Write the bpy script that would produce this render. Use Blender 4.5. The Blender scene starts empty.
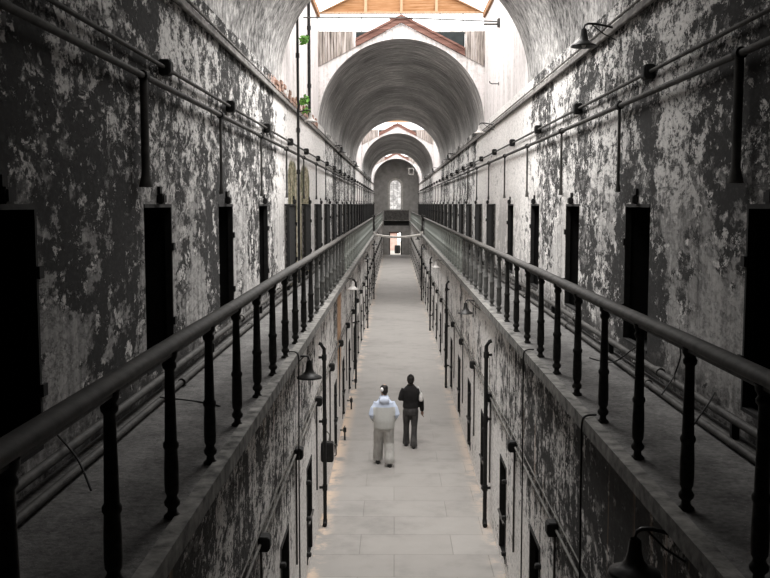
import bpy, bmesh, math, random
from mathutils import Vector, Matrix
random.seed(7)
PI = math.pi
EYE = 5.75                       # eye height above the lower floor
def Z(r): return EYE + r         # height relative to the eye
GAL = Z(-1.8)                    # gallery floor level
XL, XR = -2.3, 2.7               # upper walls
CX = 0.2
LL, LR = -1.35, 1.73             # lower walls
SL, SR = -1.16, 1.58             # slab edges
BL, BR = -1.280, 1.725            # baluster lines
ZC = Z(2.43)                     # vault centre
YEND = 108.0
VAULTS = [(-4.0, 19.5), (29.0, 57.0), (67.0, 94.0), (104.0, YEND)]
GAPS = [(19.5, 29.0), (57.0, 67.0), (94.0, 104.0)]
sc = bpy.context.scene
col = sc.collection

# ------------------------------------------------------------------ materials
class NT:
    def __init__(s, name):
        s.m = bpy.data.materials.new(name); s.m.use_nodes = True
        s.t = s.m.node_tree; s.n = s.t.nodes; s.n.clear()
        s.out = s.n.new('ShaderNodeOutputMaterial')
        s._pos = None
    def link(s, a, b): s.t.links.new(a, b)
    def pos(s):
        if s._pos is None:
            s._pos = s.n.new('ShaderNodeNewGeometry').outputs['Position']
        return s._pos
    def uv(s):
        return s.n.new('ShaderNodeTexCoord').outputs['UV']
    def obj(s):
        return s.n.new('ShaderNodeTexCoord').outputs['Object']
    def scale(s, v, sx, sy, sz, off=(0,0,0)):
        m = s.n.new('ShaderNodeMapping'); m.inputs['Scale'].default_value = (sx,sy,sz)
        m.inputs['Location'].default_value = off
        s.link(v, m.inputs['Vector']); return m.outputs[0]
    def noise(s, v, scale, detail=4, rough=.55, dist=0.0):
        n = s.n.new('ShaderNodeTexNoise'); n.inputs['Scale'].default_value = scale
        n.inputs['Detail'].default_value = detail; n.inputs['Roughness'].default_value = rough
        n.inputs['Distortion'].default_value = dist
        s.link(v, n.inputs['Vector']); return n.outputs[0]
    def sep(s, v):
        n = s.n.new('ShaderNodeSeparateXYZ'); s.link(v, n.inputs[0]); return n.outputs
    def math(s, op, a, b=None, clamp=False):
        n = s.n.new('ShaderNodeMath'); n.operation = op; n.use_clamp = clamp
        for i, x in enumerate((a, b)):
            if x is None: continue
            if isinstance(x, (int, float)): n.inputs[i].default_value = x
            else: s.link(x, n.inputs[i])
        return n.outputs[0]
    def step(s, v, a, b):            # smooth 0..1 between a and b
        n = s.n.new('ShaderNodeMapRange'); n.interpolation_type = 'SMOOTHSTEP'
        s.link(v, n.inputs['Value'])
        n.inputs['From Min'].default_value = a; n.inputs['From Max'].default_value = b
        return n.outputs[0]
    def band(s, v, a, b, soft):
        return s.math('MULTIPLY', s.step(v, a-soft, a+soft), s.math('SUBTRACT', 1.0, s.step(v, b-soft, b+soft)))
    def ramp(s, v, stops):
        n = s.n.new('ShaderNodeValToRGB'); e = n.color_ramp.elements
        while len(e) < len(stops): e.new(0.5)
        for k, (p, c) in enumerate(stops):
            if isinstance(c, (int, float)): c = (c, c*.97, c*.94)
            e[k].position = p; e[k].color = (*c, 1)
        s.link(v, n.inputs[0]); return n.outputs[0]
    def mix(s, f, a, b, mode='MIX'):
        n = s.n.new('ShaderNodeMix'); n.data_type = 'RGBA'; n.blend_type = mode
        if isinstance(f, (int, float)): n.inputs[0].default_value = f
        else: s.link(f, n.inputs[0])
        for i, x in ((6, a), (7, b)):
            if isinstance(x, tuple): n.inputs[i].default_value = (*x, 1)
            else: s.link(x, n.inputs[i])
        return n.outputs[2]
    def bsdf(s, color, rough=.8, metal=0.0, bump=None, dist=.01, spec=.3):
        b = s.n.new('ShaderNodeBsdfPrincipled')
        if isinstance(color, tuple): b.inputs['Base Color'].default_value = (*color, 1)
        else: s.link(color, b.inputs['Base Color'])
        if isinstance(rough, (int, float)): b.inputs['Roughness'].default_value = rough
        else: s.link(rough, b.inputs['Roughness'])
        b.inputs['Metallic'].default_value = metal
        b.inputs['Specular IOR Level'].default_value = spec
        if bump is not None:
            n = s.n.new('ShaderNodeBump'); n.inputs['Strength'].default_value = 1.0
            n.inputs['Distance'].default_value = dist
            s.link(bump, n.inputs['Height']); s.link(n.outputs[0], b.inputs['Normal'])
        s.link(b.outputs[0], s.out.inputs[0]); return s.m

def simple(name, c, rough=.7, metal=0.0, var=.35, scale=12, coord='obj', dist=.003):
    t = NT(name); v = t.obj() if coord == 'obj' else t.pos()
    n = t.noise(v, scale, 5, .6)
    c2 = tuple(x*(1-var) for x in c); c3 = tuple(min(1, x*(1+var)) for x in c)
    return t.bsdf(t.ramp(n, [(.3, c2), (.7, c3)]), rough, metal, n, dist)

def peeling(name, kind, seed):
    """old lime wash over stone and plaster, flaking; kind: 'upper', 'lower', 'vault'"""
    t = NT(name)
    if kind == 'vault':
        v = t.uv(); v = t.scale(v, 1, 1, 1, (seed, seed, 0))
        yv = t.sep(t.pos())[1]
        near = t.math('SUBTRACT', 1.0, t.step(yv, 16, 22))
        fl = t.noise(t.scale(v, 1.0, .16, 1), 7.5, 9, .62, .15)
        mo = t.noise(t.scale(v, 1.0, .8, 1), 6.5, 9, .70, .3)
        fl = t.math('ADD', t.math('MULTIPLY', near, mo), t.math('MULTIPLY', t.math('SUBTRACT', 1.0, near), fl))
        big = t.noise(v, .33, 3, .5)
        fine = t.noise(t.scale(v, 1.0, .35, 1), 19, 4, .6)
        val = t.math('ADD', fl, t.math('MULTIPLY', t.math('SUBTRACT', big, .5), .55))
        val = t.math('ADD', val, t.math('MULTIPLY', t.math('SUBTRACT', fine, .5), .35))
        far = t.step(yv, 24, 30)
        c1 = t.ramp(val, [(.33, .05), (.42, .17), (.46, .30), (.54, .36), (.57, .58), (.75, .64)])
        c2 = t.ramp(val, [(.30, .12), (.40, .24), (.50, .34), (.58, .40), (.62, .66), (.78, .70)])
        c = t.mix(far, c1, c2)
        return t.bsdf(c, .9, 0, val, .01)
    p = t.pos(); x, y, z = t.sep(p)[0:3]
    ps = t.scale(p, 1, 1, 1, (seed*3.1, seed*7.7, seed*1.3))
    fl = t.noise(t.scale(ps, 1, .55, 1), 5.5, 12, .72, .25)
    f2 = t.noise(t.scale(ps, 1, .55, .9, (9, 4, 2)), 5.0, 12, .72, .35)
    big = t.noise(t.scale(ps, 1, 1, .8), .6, 3, .55)
    fine = t.noise(t.scale(ps, 1, .5, .85), 26, 5, .75)
    streak = t.noise(t.scale(ps, 3.2, 3.2, .16), 2.2, 5, .6)
    def sub(v, k): return t.math('MULTIPLY', t.math('SUBTRACT', v, .5), k)
    def plaster(bias, kst):
        a = t.math('ADD', t.math('ADD', fl, sub(big, .35)), bias)          # dark stone -> grey plaster
        b = t.math('ADD', t.math('ADD', f2, sub(big, .45)), t.math('ADD', bias, sub(streak, kst)))   # -> lime wash
        dark = t.ramp(fine, [(.35, .010), (.5, .022), (.66, .05)])
        mid = t.ramp(fine, [(.36, .05), (.5, .15), (.62, .27)])
        lite = t.ramp(fine, [(.33, .30), (.43, .62), (.55, .76), (.7, .86)])
        c = t.mix(t.step(a, .495, .52), dark, mid)
        c = t.mix(t.step(b, .515, .535), c, lite)
        f3 = t.noise(t.scale(ps, 1, .5, .8, (3, 8, 5)), 15, 9, .7, .2)
        f3b = t.math('ADD', f3, t.math('ADD', sub(big, .35), sub(fl, .3)))
        c = t.mix(t.math('MULTIPLY', t.step(f3b, .585, .60), .9), c, lite)
        c = t.mix(t.math('MULTIPLY', t.math('SUBTRACT', 1.0, t.step(t.math('ADD', f3b, bias), .425, .445)), .85), c, dark)
        pit = t.math('SUBTRACT', 1.0, t.step(t.math('ADD', t.math('ADD', fine, bias), sub(fl, .6)), .405, .435))
        return t.mix(t.math('MULTIPLY', pit, .9), c, (.02, .019, .018)), t.math('ADD', t.step(b, .515, .535), t.math('MULTIPLY', t.step(a, .495, .52), .6))
    if kind == 'upper':
        low = t.math('SUBTRACT', 1.0, t.step(z, Z(-.4), Z(.55)))
        bias = t.math('MULTIPLY', low, .01)
        gap = t.math('ADD', t.band(y, 19.2, 31.0, 1.4), t.math('ADD', t.band(y, 56.5, 68, 1.0), t.band(y, 93.5, 104.5, .8)))
        bias = t.math('ADD', bias, t.math('MULTIPLY', gap, .15))
        bias = t.math('ADD', bias, t.math('SUBTRACT', t.math('MULTIPLY', t.step(y, 5, 16), .040 if seed == 1 else .045), .022 if seed == 1 else .022))  # more bare stone towards the viewer, putting near-end shade into the colour
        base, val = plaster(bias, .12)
        # smooth grey plaster left lower down, between the doors
        sm = t.ramp(t.math('ADD', t.math('MULTIPLY', fine, .4), t.math('MULTIPLY', streak, .6)), [(.30, .10), (.44, .30), (.55, .46), (.68, .58)])
        smk = t.math('MULTIPLY', low, t.step(t.math('ADD', big, t.math('MULTIPLY', t.math('SUBTRACT', fl, .5), .8)), .44, .52))
        c = t.mix(t.math('MULTIPLY', smk, .85), base, sm)
        # darker patchy band along the skirting
        skirt_dark = t.math('SUBTRACT', 1.0, t.step(z, GAL+.15, GAL+.5))
        c = t.mix(t.math('MULTIPLY', skirt_dark, t.step(fl, .38, .6)), c, (.035, .032, .03))
        if seed == 1:
            # mossy, streaked plaster in two tall blind arches on the left wall
            m = None
            for (yc, hw) in ((21.55, 1.02), (24.5, 1.35)):
                dy = t.math('DIVIDE', t.math('SUBTRACT', y, yc), hw)
                dy = t.math('ADD', dy, t.math('MULTIPLY', t.math('SUBTRACT', fl, .5), .35))
                d2 = t.math('MULTIPLY', dy, dy); top = t.math('SUBTRACT', Z(1.04), t.math('MULTIPLY', t.math('MULTIPLY', d2, d2), .45))
                inside = t.math('MULTIPLY', t.step(t.math('SUBTRACT', top, z), 0, .12),
                                t.math('SUBTRACT', 1.0, t.step(t.math('ABSOLUTE', dy), .90, 1.0)))
                m = inside if m is None else t.math('MAXIMUM', m, inside)
            moss = t.ramp(t.math('ADD', t.math('ADD', t.math('MULTIPLY', streak, .55), t.math('MULTIPLY', fl, .45)), sub(fine, .6)),
                          [(.41, (.012, .012, .010)), (.45, (.05, .07, .03)), (.48, (.13, .15, .07)), (.51, (.22, .12, .075)), (.535, (.12, .14, .06)), (.56, (.40, .36, .28))])
            c = t.mix(m, c, moss)
            brick = t.math('MULTIPLY', t.band(y, 17.6, 28.5, .6), t.band(z, Z(2.2), Z(2.62), .06))
            brick = t.math('MULTIPLY', brick, t.step(t.math('ADD', fl, t.math('MULTIPLY', t.math('SUBTRACT', big, .5), .5)), .44, .5))
            bk = t.ramp(fine, [(.35, (.10, .07, .06)), (.5, (.38, .24, .19)), (.65, (.55, .44, .38))])
            c = t.mix(brick, c, bk)
    else:
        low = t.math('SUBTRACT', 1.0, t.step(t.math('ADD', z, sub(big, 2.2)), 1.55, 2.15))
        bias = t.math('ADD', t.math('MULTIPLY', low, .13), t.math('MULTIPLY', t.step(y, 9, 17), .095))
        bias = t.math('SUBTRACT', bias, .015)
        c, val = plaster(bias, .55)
        rust = t.math('MULTIPLY', t.step(t.math('ADD', streak, t.math('MULTIPLY', t.noise(ps, .3, 2), .5)), .88, 1.0), .45)
        c = t.mix(rust, c, (.42, .27, .17))
        if seed == 3:
            st = t.math('MULTIPLY', t.band(t.math('ADD', y, fl), 22.8, 24.3, .3), t.step(z, 1.0, 2.2))
            c = t.mix(t.math('MULTIPLY', st, .9), c, (.52, .30, .16))
    hv = t.math('ADD', val, t.math('MULTIPLY', fine, .25))
    return t.bsdf(c, .9, 0, hv, .012)

def white_wall(name):      # lime-washed wall of the open roof bays
    t = NT(name); p = t.pos()
    n = t.noise(t.scale(p, 3, 3, .18), 3, 5, .6); f = t.noise(p, 9, 6, .7)
    v = t.math('ADD', t.math('MULTIPLY', n, .6), t.math('MULTIPLY', f, .4))
    return t.bsdf(t.ramp(v, [(.34, (.22, .20, .185)), (.41, (.48, .45, .43)), (.5, (.66, .62, .61)), (.62, (.74, .70, .69))]), .9, 0, f, .01)

def floor_mat():
    t = NT('paving'); p = t.pos(); x, y, z = t.sep(p)[0:3]
    sw = t.n.new('ShaderNodeCombineXYZ'); t.link(x, sw.inputs[0]); t.link(y, sw.inputs[1])
    b = t.n.new('ShaderNodeTexBrick'); t.link(sw.outputs[0], b.inputs['Vector'])
    b.offset = .37; b.inputs['Scale'].default_value = 1; b.inputs['Brick Width'].default_value = 1.55; b.inputs['Row Height'].default_value = .95
    b.inputs['Mortar Size'].default_value = .007; b.inputs['Mortar Smooth'].default_value = .4
    b.inputs['Color1'].default_value = (.265, .255, .242, 1); b.inputs['Color2'].default_value = (.30, .29, .277, 1)
    b.inputs['Mortar'].default_value = (.21, .20, .19, 1)
    n = t.noise(p, 2.2, 7, .65); big = t.noise(p, .5, 3)
    v = t.math('ADD', t.math('MULTIPLY', n, .5), t.math('MULTIPLY', big, .5))
    c = t.mix(t.step(y, 15, 23), b.outputs[0], (.282, .272, .26)); c = t.mix(.7, c, t.ramp(v, [(.35, .62), (.5, .9), (.65, 1.0)]), 'MULTIPLY')
    edge = t.math('MAXIMUM', t.math('SUBTRACT', 1.0, t.step(x, LL+.02, LL+.34)), t.math('MULTIPLY', t.step(x, LR-.3, LR-.02), .5))
    em = t.math('MULTIPLY', edge, t.step(t.math('ADD', n, t.math('MULTIPLY', t.band(y, 19, 27, 3), .12)), .48, .62))
    c = t.mix(em, c, (.46, .36, .28))
    return t.bsdf(c, .8, 0, b.outputs[1], .004)

def gallery_mat():
    t = NT('gallery_concrete'); p = t.pos()
    n = t.noise(p, 3, 8, .7); f = t.noise(p, 24, 5, .7); d = t.noise(p, 60, 2, .5)
    c = t.ramp(t.math('ADD', t.math('MULTIPLY', n, .6), t.math('MULTIPLY', f, .4)), [(.35, .06), (.5, .13), (.65, .21)])
    c = t.mix(t.step(d, .70, .74), c, (.42, .4, .37))
    return t.bsdf(c, .95, 0, f, .012)

def plank_mat(name, c1, c2, c3, horiz=False, planks=None):
    t = NT(name); p = t.pos()
    s = t.scale(p, .5, .5, 9) if horiz else t.scale(p, 9, 9, .45)
    n = t.noise(s, 2.4, 6, .65, .4)
    c = t.ramp(n, [(.35, c1), (.5, c2), (.66, c3)])
    if planks:
        x = t.sep(p)[0]; fr = t.math('FRACT', t.math('MULTIPLY', x, 1/planks))
        c = t.mix(t.math('SUBTRACT', 1.0, t.step(fr, .03, .10)), c, (.03, .025, .022))
    return t.bsdf(c, .85, 0, n, .006)

def emit(name, c, s):
    t = NT(name); e = t.n.new('ShaderNodeEmission'); e.inputs[0].default_value = (*c, 1); e.inputs[1].default_value = s
    d = t.n.new('ShaderNodeBsdfTranslucent'); d.inputs[0].default_value = (.8, .8, .8, 1)
    a = t.n.new('ShaderNodeAddShader'); t.link(e.outputs[0], a.inputs[0]); t.link(d.outputs[0], a.inputs[1])
    t.link(a.outputs[0], t.out.inputs[0]); return t.m

def pane(name, tr):
    t = NT(name); a = t.n.new('ShaderNodeBsdfTransparent'); a.inputs[0].default_value = (tr, tr, tr, 1)
    if tr < .9: t.link(t.ramp(t.noise(t.pos(), 2.5, 5, .6), [(.38, .17), (.5, .26), (.62, .38)]), a.inputs[0])
    g = t.n.new('ShaderNodeBsdfGlossy'); g.inputs['Roughness'].default_value = .15; g.inputs[0].default_value = (.8, .8, .8, 1)
    m = t.n.new('ShaderNodeMixShader'); m.inputs[0].default_value = .06
    t.link(a.outputs[0], m.inputs[1]); t.link(g.outputs[0], m.inputs[2]); t.link(m.outputs[0], t.out.inputs[0]); return t.m

M = dict(
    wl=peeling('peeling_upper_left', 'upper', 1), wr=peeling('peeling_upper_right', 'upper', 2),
    ll=peeling('peeling_lower_left', 'lower', 3), lr=peeling('peeling_lower_right', 'lower', 4),
    vault=peeling('vault_plaster', 'vault', 5), white=white_wall('lime_wash'),
    floor=floor_mat(), gal=gallery_mat(),
    edge=simple('slab_edge', (.15, .145, .135), .9, 0, .8, 7, 'pos', .01),
    iron=simple('black_iron', (.011, .0105, .010), .75, .0, .5, 18),
    baluster=simple('baluster_iron', (.026, .025, .023), .6, .2, .6, 22),
    rail=simple('rail_worn', (.06, .056, .051), .7, .0, .45, 9, 'pos'),
    pipe=simple('pipe_grey', (.055, .052, .048), .7, .1, .6, 6, 'pos'),
    palepipe=simple('pipe_pale', (.12, .115, .105), .7, 0, .6, 5, 'pos'),
    black=simple('cell_dark', (.006, .006, .006), .9, 0, .2),
    leaf=simple('door_leaf', (.005, .0048, .0046), .8, .1, .5, 7),
    paleleaf=simple('door_leaf_pale', (.17, .16, .15), .85, 0, .7, 8),
    lamp=simple('lamp_enamel', (.024, .023, .022), .45, .1, .4, 20),
    lamplight=simple('lamp_pale', (.48, .46, .44), .6, 0, .3, 20),
    ply=plank_mat('plywood', (.19, .085, .03), (.27, .135, .06), (.34, .19, .10), True),
    stud=plank_mat('new_timber', (.30, .18, .10), (.37, .235, .145), (.42, .28, .18)),
    boards=plank_mat('weathered_boards', (.06, .05, .045), (.30, .26, .23), (.52, .48, .46), False, .16),
    redwood=plank_mat('dark_red_rafter', (.09, .045, .035), (.17, .085, .066), (.26, .15, .12), True),
    darkpanel=simple('dark_panel', (.02, .026, .026), .7, 0, .4, 6),
    stone=simple('pale_lintel', (.42, .40, .37), .9, 0, .4, 8, 'pos'),
    trim=simple('ledge_grey', (.17, .16, .15), .85, 0, .6, 5, 'pos', .01),
    roof=emit('daylit_roof_panel', (1, .985, .97), 2.8),
    roof2=emit('daylit_roof_panel_far', (1, .985, .98), 3.2),
    pane=pane('clear_glass', .95), windowpane=pane('dusty_window_glass', .72),
    green=simple('leaf_green', (.13, .32, .05), .6, 0, .4, 20),
    stem=simple('stem_brown', (.10, .07, .04), .8, 0, .3, 20),
    brick=simple('old_brick', (.34, .22, .17), .9, 0, .6, 9, 'pos', .01),
    skin=simple('skin', (.42, .27, .20), .6, 0, .1, 8),
    skin2=simple('skin_deep', (.26, .16, .12), .6, 0, .1, 8),
    hair=simple('hair_dark', (.012, .010, .009), .6, 0, .4, 40),
    darkcloth=simple('black_cloth', (.011, .010, .010), .9, 0, .4, 14),
    shoe=simple('shoe_dark', (.018, .017, .017), .6, 0, .3, 20),
    whitecloth=simple('white_cloth', (.72, .72, .72), .8, 0, .1, 14),
    bag=simple('bag_pale', (.62, .60, .58), .6, 0, .15, 14),
    rust=simple('rust', (.22, .12, .07), .9, 0, .5, 14),
    wire=simple('wire', (.015, .014, .013), .7, 0, .3, 20),
    ground=simple('outside_ground', (.40, .37, .33), .9, 0, .3, 2, 'pos'),
    outwall=simple('outside_wall', (.62, .44, .38), .9, 0, .2, 2, 'pos'),
)
def jacket_mat():
    t = NT('hooded_jacket'); z = t.sep(t.obj())[2]
    n = t.noise(t.obj(), 9, 4)
    y = t.step(t.math('ADD', z, t.math('MULTIPLY', n, .02)), 1.285, 1.30)
    ax = t.math('ABSOLUTE', t.sep(t.obj())[0]); sl = t.math('MULTIPLY', t.step(ax, .225, .24), t.step(z, .98, 1.06))
    return t.bsdf(t.mix(t.math('MAXIMUM', y, sl), (.46, .46, .44), (.50, .56, .68)), .8, 0, n, .01)
def trouser_mat(name, c1, c2):
    t = NT(name); n = t.noise(t.scale(t.obj(), 1, 1, .5), 9, 4)
    return t.bsdf(t.ramp(n, [(.35, c1), (.65, c2)]), .85, 0, n, .02)
M['jacket'] = jacket_mat()
M['greytrousers'] = trouser_mat('grey_trousers', (.32, .31, .29), (.44, .43, .41))
M['jeans'] = trouser_mat('dark_jeans', (.028, .027, .027), (.07, .066, .064))

# ------------------------------------------------------------------ mesh building
class MB:
    def __init__(s): s.v = []; s.f = []; s.sm = []; s.uv = None
    def add(s, vs, fs, smooth=False):
        o = len(s.v); s.v += [tuple(p) for p in vs]; s.f += [tuple(i+o for i in f) for f in fs]; s.sm += [smooth]*len(fs); return s
    def box(s, x0, x1, y0, y1, z0, z1):
        vs = [(x, y, z) for z in (z0, z1) for y in (y0, y1) for x in (x0, x1)]
        return s.add(vs, [(0,2,3,1), (4,5,7,6), (0,1,5,4), (2,6,7,3), (0,4,6,2), (1,3,7,5)])
    def bevbox(s, x0, x1, y0, y1, z0, z1, b):
        bm = bmesh.new(); bmesh.ops.create_cube(bm, size=1)
        for v in bm.verts: v.co = Vector(((x0+x1)/2+v.co.x*(x1-x0), (y0+y1)/2+v.co.y*(y1-y0), (z0+z1)/2+v.co.z*(z1-z0)))
        bmesh.ops.bevel(bm, geom=bm.edges[:], offset=b, segments=2, affect='EDGES')
        bm.verts.index_update()
        s.add([v.co[:] for v in bm.verts], [[v.index for v in f.verts] for f in bm.faces]); bm.free(); return s
    def quad(s, a, b, c, d): return s.add([a, b, c, d], [(0,1,2,3)])
    def tube(s, path, r, n=8, rz=None, cap=True):
        P = [Vector(p) for p in path]; R = r if isinstance(r, (list, tuple)) else [r]*len(P)
        up0 = None; rings = []
        for i, p in enumerate(P):
            d = (P[min(i+1, len(P)-1)]-P[max(i-1, 0)]).normalized()
            ref = Vector((0,0,1)) if abs(d.z) < .9 else Vector((0,1,0))
            a = d.cross(ref).normalized()
            if up0 is not None and a.dot(up0) < 0: a = -a
            up0 = a; b = a.cross(d).normalized()
            rr = R[i]; k = 1 if rz is None else rz
            rings.append([p + a*math.cos(2*PI*j/n)*rr + b*math.sin(2*PI*j/n)*rr*k for j in range(n)])
        return s.rings(rings, cap)
    def rings(s, rings, cap=True):
        n = len(rings[0]); vs = [p for r in rings for p in r]
        fs = [(i*n+j, i*n+(j+1) % n, (i+1)*n+(j+1) % n, (i+1)*n+j) for i in range(len(rings)-1) for j in range(n)]
        s.add(vs, fs, True)
        if cap:
            o = len(vs)
            s.add(rings[0], [tuple(range(n))[::-1]]); s.add(rings[-1], [tuple(range(n))])
        return s
    def lathe(s, prof, n=12, c=(0,0,0), cap=True):
        return s.rings([[(c[0]+r*math.cos(2*PI*j/n), c[1]+r*math.sin(2*PI*j/n), c[2]+z) for j in range(n)] for r, z in prof], cap)
    def loft(s, secs, n=16):     # (x, y, z, rx, ry)
        return s.rings([[(x+rx*math.cos(2*PI*j/n), y+ry*math.sin(2*PI*j/n), z) for j in range(n)] for x, y, z, rx, ry in secs])
    def ball(s, c, rx, ry, rz, n=14, m=9):
        return s.rings([[(c[0]+rx*math.sin(PI*i/m)*math.cos(2*PI*j/n), c[1]+ry*math.sin(PI*i/m)*math.sin(2*PI*j/n), c[2]-rz*math.cos(PI*i/m)) for j in range(n)] for i in [.08]+list(range(1, m))+[m-.08]])
    def mesh(s, name, mat):
        me = bpy.data.meshes.new(name); me.from_pydata(s.v, [], s.f)
        me.polygons.foreach_set('use_smooth', s.sm)
        me.materials.append(mat)
        bm = bmesh.new(); bm.from_mesh(me); bmesh.ops.recalc_face_normals(bm, faces=bm.faces[:]); bm.to_mesh(me); bm.free()
        me.update(); return me
    def build(s, name, mat, parent=None):
        return link(name, s.mesh(name, mat), parent)
def link(name, me, parent=None):
    o = bpy.data.objects.new(name, me); col.objects.link(o)
    if parent: o.parent = parent
    return o
def tag(o, label=None, cat=None, group=None, kind=None):
    if label: o['label'] = label
    if cat: o['category'] = cat
    if group: o['group'] = group
    if kind: o['kind'] = kind
    return o
def struct(o, label, cat): return tag(o, label, cat, None, 'structure')
def thing(name, label, cat, loc=(0,0,0), rz=0, group=None, kind=None):
    o = bpy.data.objects.new(name, None); col.objects.link(o); o.location = loc; o.rotation_euler = (0,0,rz)
    o.empty_display_size = .1
    return tag(o, label, cat, group, kind)
ORD = ['nearest','second','third','fourth','fifth','sixth','seventh','eighth','ninth','tenth','eleventh','twelfth','thirteenth','fourteenth','fifteenth','sixteenth','seventeenth','eighteenth','nineteenth','twentieth','twenty-first','twenty-second','twenty-third','twenty-fourth','twenty-fifth','twenty-sixth','twenty-seventh','twenty-eighth','twenty-ninth','thirtieth']

# ------------------------------------------------------------------ setting: floors, walls, vaults
struct(MB().box(LL-.2, LR+.2, -4, YEND+.3, -.25, 0).build('floor', M['floor']), 'pale grey paved floor of the lower corridor', 'floor')
MB_ = MB().box(XL-.3, XR+.3, -4.3, -4.0, 0, Z(5.2))
struct(MB_.build('wall_light_block', M['wl']), 'added wall behind the viewer keeping the near corridor dark', 'wall')  # added out of view to keep the near end dark

def gallery(side):
    s = -1 if side == 'left' else 1
    xw, xe, xlow = (XL, SL, LL) if s < 0 else (XR, SR, LR)
    a, b = sorted((xw, xe + s*.10))
    struct(MB().box(a, b, -4, YEND, GAL-.1, GAL).build('floor_gallery_'+side, M['gal']), 'dusty concrete walkway of the %s upper gallery' % side, 'walkway')
    m = MB()
    a, b = sorted((xe, xe + s*.10)); m.box(a, b, -4, YEND-4, GAL-.1, GAL+.018)
    struct(m.build('trim_1' if s < 0 else 'trim_2', M['edge']), 'worn stone edge of the %s gallery walkway' % side, 'edge')
gallery('left'); gallery('right')

UDL = [5.55 + 3.72*k for k in range(27)]
UDR = [6.78 + 3.86*k for k in range(26)]
LDL = [11.35 + 3.35*k for k in range(28)]
LDR = [11.35 + 3.42*k for k in range(28)]
UW, UZ0, UZ1 = .55, Z(-1.6), Z(0.0)
LW, LZ0, LZ1 = .42, Z(-5.58), Z(-4.05)
def holed_wall(name, x, s, z0, z1, y0, y1, doors, hw, dz0, dz1, depth, mat, label):
    """wall plane at x; s points from the corridor into the wall; doors are reveals cut into it"""
    m = MB(); xb = x + s*depth; jamb = []
    ys = [y0]
    def q(ya, yb, za, zb): m.quad((x,ya,za), (x,yb,za), (x,yb,zb), (x,ya,zb))
    cur = y0
    for d in doors:
        a, b = d-hw, d+hw
        q(cur, a, z0, z1); q(a, b, z0, dz0); q(a, b, dz1, z1)
        j0 = len(m.f)
        m.quad((x,a,dz0), (xb,a,dz0), (xb,a,dz1), (x,a,dz1)); m.quad((x,b,dz0), (xb,b,dz0), (xb,b,dz1), (x,b,dz1))
        m.quad((x,a,dz0), (x,b,dz0), (xb,b,dz0), (xb,a,dz0)); m.quad((x,a,dz1), (x,b,dz1), (xb,b,dz1), (xb,a,dz1))
        jamb += list(range(j0, len(m.f)))
        cur = b
    q(cur, y1, z0, z1)
    # solid back so that the wall has thickness
    xo = x + s*(depth+.06)
    m.quad((xo,y0,z0), (xo,y1,z0), (xo,y1,z1), (xo,y0,z1)); m.quad((x,y0,z1), (x,y1,z1), (xo,y1,z1), (xo,y0,z1))
    me = m.mesh(name, mat); me.materials.append(M['leaf'])
    for k in jamb: me.polygons[k].material_index = 1
    return struct(link(name, me), label, 'wall')
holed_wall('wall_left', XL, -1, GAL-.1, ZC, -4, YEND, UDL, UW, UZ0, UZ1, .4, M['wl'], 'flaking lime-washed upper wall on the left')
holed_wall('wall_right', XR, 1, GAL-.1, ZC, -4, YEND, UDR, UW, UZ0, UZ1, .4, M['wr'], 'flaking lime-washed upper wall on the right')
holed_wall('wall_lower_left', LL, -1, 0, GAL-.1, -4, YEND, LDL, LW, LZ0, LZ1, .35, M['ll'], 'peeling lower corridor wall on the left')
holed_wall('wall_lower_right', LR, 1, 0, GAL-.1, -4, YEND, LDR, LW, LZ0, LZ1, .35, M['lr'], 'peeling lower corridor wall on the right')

R = (XR-XL)/2
VN = ['nearest barrel vault overhead', 'broad barrel vault beyond the first open bay', 'third barrel vault down the corridor', 'short far vault before the end wall']
for i, (a, b) in enumerate(VAULTS):
    n = 56; ny = max(2, int((b-a)/2)); vs = []; fs = []; uv = []
    for k in range(ny+1):
        y = a + (b-a)*k/ny
        for j in range(n+1):
            t = PI*j/n
            vs.append((CX - R*math.cos(t), y, ZC + R*math.sin(t))); uv.append((y, R*t))
    for k in range(ny):
        for j in range(n): fs.append((k*(n+1)+j, k*(n+1)+j+1, (k+1)*(n+1)+j+1, (k+1)*(n+1)+j))
    # outer shell so the vault has thickness
    o = len(vs)
    for y in (a, b):
        for j in range(n+1):
            t = PI*j/n; vs.append((CX - (R+.25)*math.cos(t), y, ZC + (R+.25)*math.sin(t))); uv.append((y, (R+.25)*t))
    for j in range(n): fs.append((o+j, o+n+1+j, o+n+2+j, o+j+1))
    me = bpy.data.meshes.new('ceiling'); me.from_pydata(vs, [], fs); me.polygons.foreach_set('use_smooth', [True]*len(fs))
    ul = me.uv_layers.new(name='UVMap')
    for l in me.loops: ul.data[l.index].uv = uv[l.vertex_index]
    me.materials.append(M['vault'])
    struct(link('ceiling_%d' % (i+1), me), 'plastered ' + VN[i], 'vault')

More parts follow.
